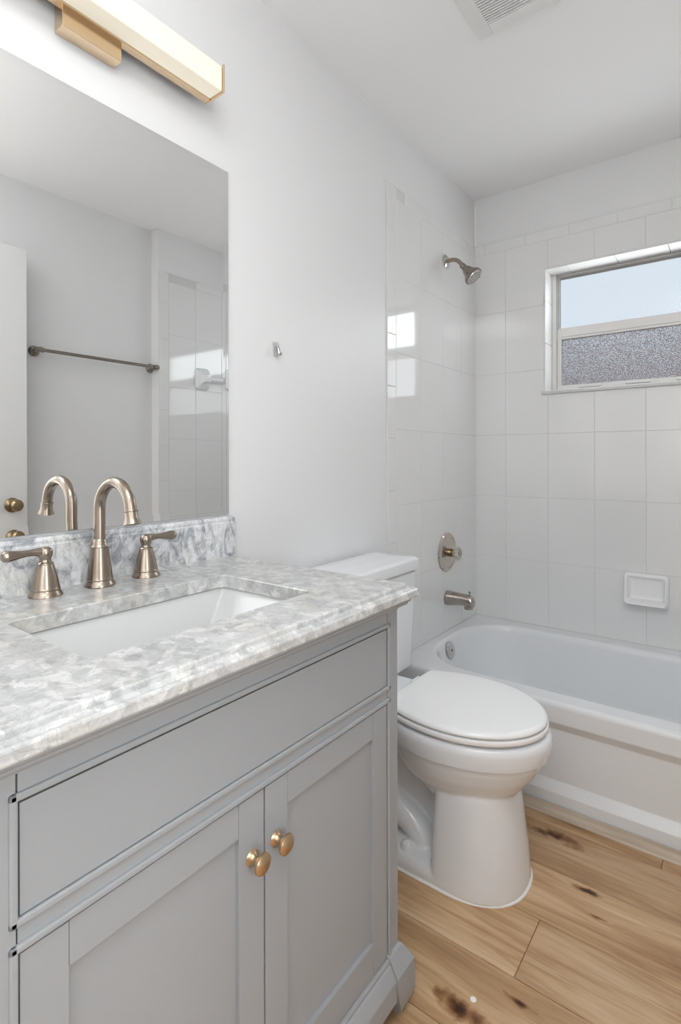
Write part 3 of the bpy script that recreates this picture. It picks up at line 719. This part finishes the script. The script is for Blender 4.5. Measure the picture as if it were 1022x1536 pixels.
foot(VY1_-0.042, VY1_, 1); foot(VY0_, VY0_+0.042, -1)
vpart('back_foot', [(0.012, 0.06, VY1_-0.04, VY1_, 0, 0.12)]); vpart('back_foot', [(0.012, 0.06, VY0_, VY0_+0.04, 0, 0.12)])

# ------------------------------------------------------------------ countertop
CZ = 0.892
ct = empty('marble_countertop', (0.28, -2.04, 0.864), 'grey and white marble countertop with ogee edge and backsplash on the vanity', 'countertop')
cy0, cy1 = -2.447, -1.635
edge = [(0.006, 0.8645), (0.001, 0.8655), (0.0, 0.868), (0.0, 0.8785), (0.0008, 0.8806), (0.0025, 0.8820), (0.0045, 0.8824), (0.0065, 0.8816), (0.0085, 0.8808), (0.0110, 0.8812), (0.0135, 0.8828), (0.0158, 0.8836), (0.0172, 0.8830), (0.0180, 0.8834), (0.0184, 0.8895), (0.0192, 0.8912), (0.0208, CZ)]
bm = bmesh.new()
def cper(off, z): return rr(0.0, 0.580-off, cy0+off, cy1-off, 0, z, 4, rs=(0.006, 0.0001, 0.0001, 0.006))
R = loft(bm, [cper(o, z) for o, z in edge], False, False)
SX0, SX1, SY0, SY1 = 0.187, 0.447, -2.268, -1.826
hole = lambda off, z: rr(SX0-off, SX1+off, SY0-off, SY1+off, 0.014+off, z, 6)
Hh = loft(bm, [hole(0.0015, CZ), hole(0.0, CZ-0.0015), hole(0.0, 0.8655), hole(0.001, 0.8645)], False, False)
def edges_of(vs_):
    out = []
    for i in range(len(vs_)):
        e = bm.edges.get((vs_[i], vs_[(i+1) % len(vs_)])); out.append(e)
    return out
bmesh.ops.triangle_fill(bm, use_beauty=True, edges=edges_of(R[-1]) + edges_of(Hh[0]))
bmesh.ops.triangle_fill(bm, use_beauty=True, edges=edges_of(R[0]) + edges_of(Hh[-1]))
child('counter_slab', bm, M['marble'], ct, angle=16)
bm = bmesh.new()
bsy0, bsy1 = -2.447, -1.640
pr = [(0.0, CZ), (0.0195, CZ), (0.0195, 0.981), (0.0175, 0.9825), (0.0175, 0.9865), (0.0185, 0.989), (0.0175, 0.994), (0.0135, 0.9965), (0.0, 0.9975)]
loft(bm, [[Vector((x, y, z)) for x, z in pr] for y in (bsy0, bsy1)]); child('backsplash', bm, M['marble_splash'], ct, angle=25)

# sink
sk = empty('sink', (0.317, -2.047, 0.86), 'white rectangular undermount sink set in the marble top', 'sink')
bm = bmesh.new()
def sr(o, z, r): return rr(SX0-o, SX1+o, SY0-o, SY1+o, r, z, 8)
def sb(ox, oy, z, r): return rr(SX0-ox, SX1+ox, SY0-oy, SY1+oy, r, z, 8)
loft(bm, [sb(0.028, 0.028, 0.857, 0.03), sb(0.028, 0.028, 0.8638, 0.03), sb(0.006, 0.006, 0.8640, 0.014), sb(0.004, 0.004, 0.8625, 0.010), sb(0.001, 0.000, 0.852, 0.006), sb(-0.036, -0.070, 0.790, 0.004), sb(-0.052, -0.100, 0.764, 0.004), sb(-0.060, -0.112, 0.756, 0.004), sb(-0.075, -0.13, 0.751, 0.010), sb(-0.11, -0.18, 0.746, 0.010)], False, True)
child('basin', bm, M['sink'], sk, angle=30)
bm = bmesh.new(); lathe(bm, [(0, 0), (0.022, 0), (0.022, 0.002), (0.017, 0.003), (0.015, 0.001), (0, 0.003)], 32, (0.317, -2.047, 0.7463))
child('drain', bm, M['nickel'], sk)

# ------------------------------------------------------------------ faucet
def fpart(name, bm, par, m=None, angle=40): return link(name, bm, m or M['nickel'], par, angle=angle)
fa = empty('faucet', (0.065, -2.046, CZ), 'brushed nickel gooseneck faucet with two lever handles on the marble countertop', 'faucet')
bm = bmesh.new(); lathe(bm, [(0, 0), (0.0300, 0), (0.0305, 0.002), (0.029, 0.006), (0.0262, 0.010), (0.0255, 0.013), (0.0262, 0.0145), (0.0255, 0.016), (0.0245, 0.022), (0.0225, 0.040), (0.0195, 0.062), (0.0175, 0.078), (0.0172, 0.080), (0, 0.080)], 48)
spt = fpart('spout', bm, fa)
bm = bmesh.new(); lathe(bm, [(0.0, 0.079), (0.0178, 0.079), (0.0185, 0.0805), (0.0178, 0.082), (0.016, 0.084), (0.0145, 0.090), (0.0130, 0.094), (0.0118, 0.096), (0, 0.096)], 40)
fpart('collar', bm, spt)
bm = bmesh.new(); pts = [(0, 0, 0.09), (0, 0, 0.12), (0, 0, 0.145)]
R_ = 0.0575; zc = 0.155
for i in range(0, 29):
    a = PI - math.radians(172)*i/28; pts.append((R_ + R_*math.cos(a), 0, zc + R_*math.sin(a)))
e1 = Vector(pts[-1]); dr = (e1 - Vector(pts[-2])).normalized(); pts.append(tuple(e1 + dr*0.006))
tube(bm, pts, 0.0113, 28); fpart('gooseneck', bm, spt)
bm = bmesh.new(); lathe(bm, [(0, 0.0), (0.0132, 0), (0.0137, 0.0015), (0.0132, 0.003), (0.0122, 0.0035), (0.0124, 0.012), (0.0142, 0.020), (0.0168, 0.0255), (0.0170, 0.027), (0.0155, 0.028), (0.012, 0.0275), (0.012, 0.024), (0, 0.024)], 36, e1 + dr*0.003, dr)
fpart('outlet', bm, spt)
def handle(y, s, label):
    bm = bmesh.new(); lathe(bm, [(0, 0), (0.0300, 0), (0.0302, 0.002), (0.0285, 0.006), (0.0262, 0.009), (0.0255, 0.0125), (0.0262, 0.014), (0.0250, 0.016), (0.0238, 0.022), (0.0215, 0.034), (0.0180, 0.048), (0.0148, 0.058), (0.0140, 0.0605), (0, 0.0605)], 48)
    h = fpart('handle', bm, fa); h.location = (-0.004, y+2.046, 0); h['label'] = label
    bm = bmesh.new(); lathe(bm, [(0, 0.060), (0.0142, 0.060), (0.0148, 0.0615), (0.0140, 0.063), (0.0110, 0.0645), (0.0098, 0.068), (0.0100, 0.071), (0.0120, 0.074), (0.0132, 0.079), (0.0130, 0.085), (0.0108, 0.0895), (0.006, 0.092), (0, 0.0925)], 36)
    fpart('hub', bm, h)
    bm = bmesh.new()
    P = [(0, 0.0, 0.0825), (0, s*0.010, 0.0835), (0, s*0.020, 0.0845), (0, s*0.032, 0.0845), (0, s*0.046, 0.0838), (0, s*0.058, 0.0832), (0, s*0.066, 0.083), (0, s*0.0665, 0.083), (0, s*0.0725, 0.083), (0, s*0.076, 0.083)]
    tube(bm, P, [0.0095, 0.0090, 0.0072, 0.0068, 0.0082, 0.0104, 0.0118, 0.0108, 0.0102, 0.0062], 28, flat=[1, 0.95, 0.9, 0.9, 0.9, 0.92, 0.92, 0.92, 0.92, 0.9])
    fpart('lever', bm, h, angle=50)
    return h
handle(-2.151, -1, 'nickel lever faucet handle pointing left, left of the spout')
handle(-1.937, 1, 'nickel lever faucet handle pointing right, right of the spout')

# ------------------------------------------------------------------ mirror
mi = empty('mirror', (0.0, -2.04, 1.463), 'large frameless rectangular mirror on the wall above the vanity sink', 'mirror')
my0, my1, mz0, mz1 = -2.428, -1.652, 1.0035, 1.925
bw = 0.017
def mq(ins, x): return [Vector((x, my0+ins, mz0+ins)), Vector((x, my1-ins, mz0+ins)), Vector((x, my1-ins, mz1-ins)), Vector((x, my0+ins, mz1-ins))]
bm = bmesh.new(); loft(bm, [mq(0, 0.0078), mq(bw, 0.0070)], False, True)
child('mirror_glass', bm, M['mirror'], mi, smooth=False)
bm = bmesh.new(); loft(bm, [mq(0.0, 0.0), mq(-0.0006, 0.0005), mq(-0.0006, 0.0068), mq(0, 0.0078)], True, False)
child('mirror_edge', bm, M['mirror_edge'], mi, smooth=False)

# ------------------------------------------------------------------ vanity light
vl = empty('vanity_light', (0.0, -2.04, 2.09), 'gold bar wall light with a lit cream diffuser above the mirror', 'wall lamp')
bm = bmesh.new(); box(bm, 0.0, 0.034, -2.104, -1.976, 2.020, 2.150, 0.0015); child('canopy', bm, M['gold'], vl)
bm = bmesh.new(); box(bm, 0.027, 0.046, -2.338, -1.742, 2.055, 2.122, 0.001); child('back_channel', bm, M['gold'], vl)
bm = bmesh.new(); box(bm, 0.046, 0.0935, -2.336, -1.744, 2.0575, 2.1195, 0.003, 3); child('diffuser', bm, M['diffuser'], vl)
for y in (-1.7435, -2.3395):
    bm = bmesh.new(); box(bm, 0.026, 0.0975, y, y+0.0035, 2.0535, 2.1235, 0.0006); child('end_cap', bm, M['gold'], vl)

# ------------------------------------------------------------------ things seen in the mirror
tb = empty('towel_bar', (W1, -1.13, 1.678), 'brushed nickel towel bar on the painted wall seen in the mirror', 'towel bar')
bm = bmesh.new(); tube(bm, [(-0.062, -0.315, 0), (-0.062, 0.315, 0)], 0.0085, 20); link('bar', bm, M['nickel_dark'], tb)
for s in (-1, 1):
    bm = bmesh.new(); lathe(bm, [(0, 0), (0.026, 0), (0.026, 0.004), (0.020, 0.010), (0.012, 0.016), (0.010, 0.05), (0.0135, 0.054), (0.0135, 0.070), (0, 0.074)], 28, (0, s*0.318, 0), (-1, 0, 0))
    tube(bm, [(-0.062, s*0.300, 0), (-0.062, s*0.334, 0)], 0.0125, 20)
    link('post', bm, M['nickel_dark'], tb)
cb = empty('ceramic_towel_bar', (W2, -0.25, 1.645), 'white ceramic towel bar on the right tub wall, seen in mirror', 'towel bar')
for y in (-0.245, 0.13):
    bm = bmesh.new(); loft(bm, [[Vector((0.002-d, y + (p.x), p.y)) for p in rr(-h_, h_, -v_, v_, 0.02*h_/0.05, 0)] for d, h_, v_ in ((0.0, 0.05, 0.066), (0.012, 0.05, 0.066), (0.024, 0.034, 0.05), (0.04, 0.024, 0.028), (0.062, 0.023, 0.025), (0.072, 0.016, 0.018))])
    link('bracket', bm, M['porcelain'], cb, angle=60)
bm = bmesh.new(); tube(bm, [(-0.048, -0.24, 0), (-0.048, 0.125, 0)], 0.012, 20); link('bar', bm, M['porcelain'], cb)

# open door against the right wall
do = empty('door_1', (1.60, -2.28, 0), kind='structure')
bm = bmesh.new(); box(bm, 1.555, 1.59, -2.275, -1.520, 0.012, 2.125, 0.002); child('door_leaf', bm, M['door'], do)
bm = bmesh.new(); lathe(bm, [(0, 0), (0.033, 0), (0.033, 0.004), (0.025, 0.009), (0.012, 0.012), (0.011, 0.032), (0.020, 0.038), (0.0265, 0.048), (0.0265, 0.058), (0.020, 0.067), (0, 0.070)], 32, (1.555, -1.585, 0.945), (-1, 0, 0))
child('door_knob', bm, M['brass'], do)
bm = bmesh.new(); box(bm, 1.560, 1.585, -1.5205, -1.5185, 0.917, 0.973); child('latch_plate', bm, M['brass'], do)
bm = bmesh.new()
for b in ((W1-0.014, W1, -2.26, -2.20, 0, 2.19), (W1-0.014, W1, -3.14, -3.08, 0, 2.19), (W1-0.014, W1, -3.08, -2.26, 2.13, 2.19)): box(bm, *b, 0.002)
tag(link('trim_2', bm, M['door']), kind='structure')
bm = bmesh.new(); box(bm, W1-0.012, W1, -2.20, -0.85, 0, 0.09, 0.003)
tag(link('baseboard_right', bm, M['door']), kind='structure')
bm = bmesh.new(); box(bm, 0.0, 0.012, -1.62, -0.85, 0, 0.085, 0.003); box(bm, 0.0, 0.012, YF, -2.44, 0, 0.085, 0.003)
tag(link('baseboard_left', bm, M['door']), kind='structure')

bm = bmesh.new(); lathe(bm, [(0, 0), (0.0065, 0), (0.0062, 0.0009), (0.004, 0.0012), (0, 0.0012)], 20, (0, 0, 0))
pf = link('floor_disc', bm, M['plastic'], loc=(0.657, -1.545, 0.0)); tag(pf, 'tiny round white disc lying on the oak floor near the cabinet foot', 'disc')
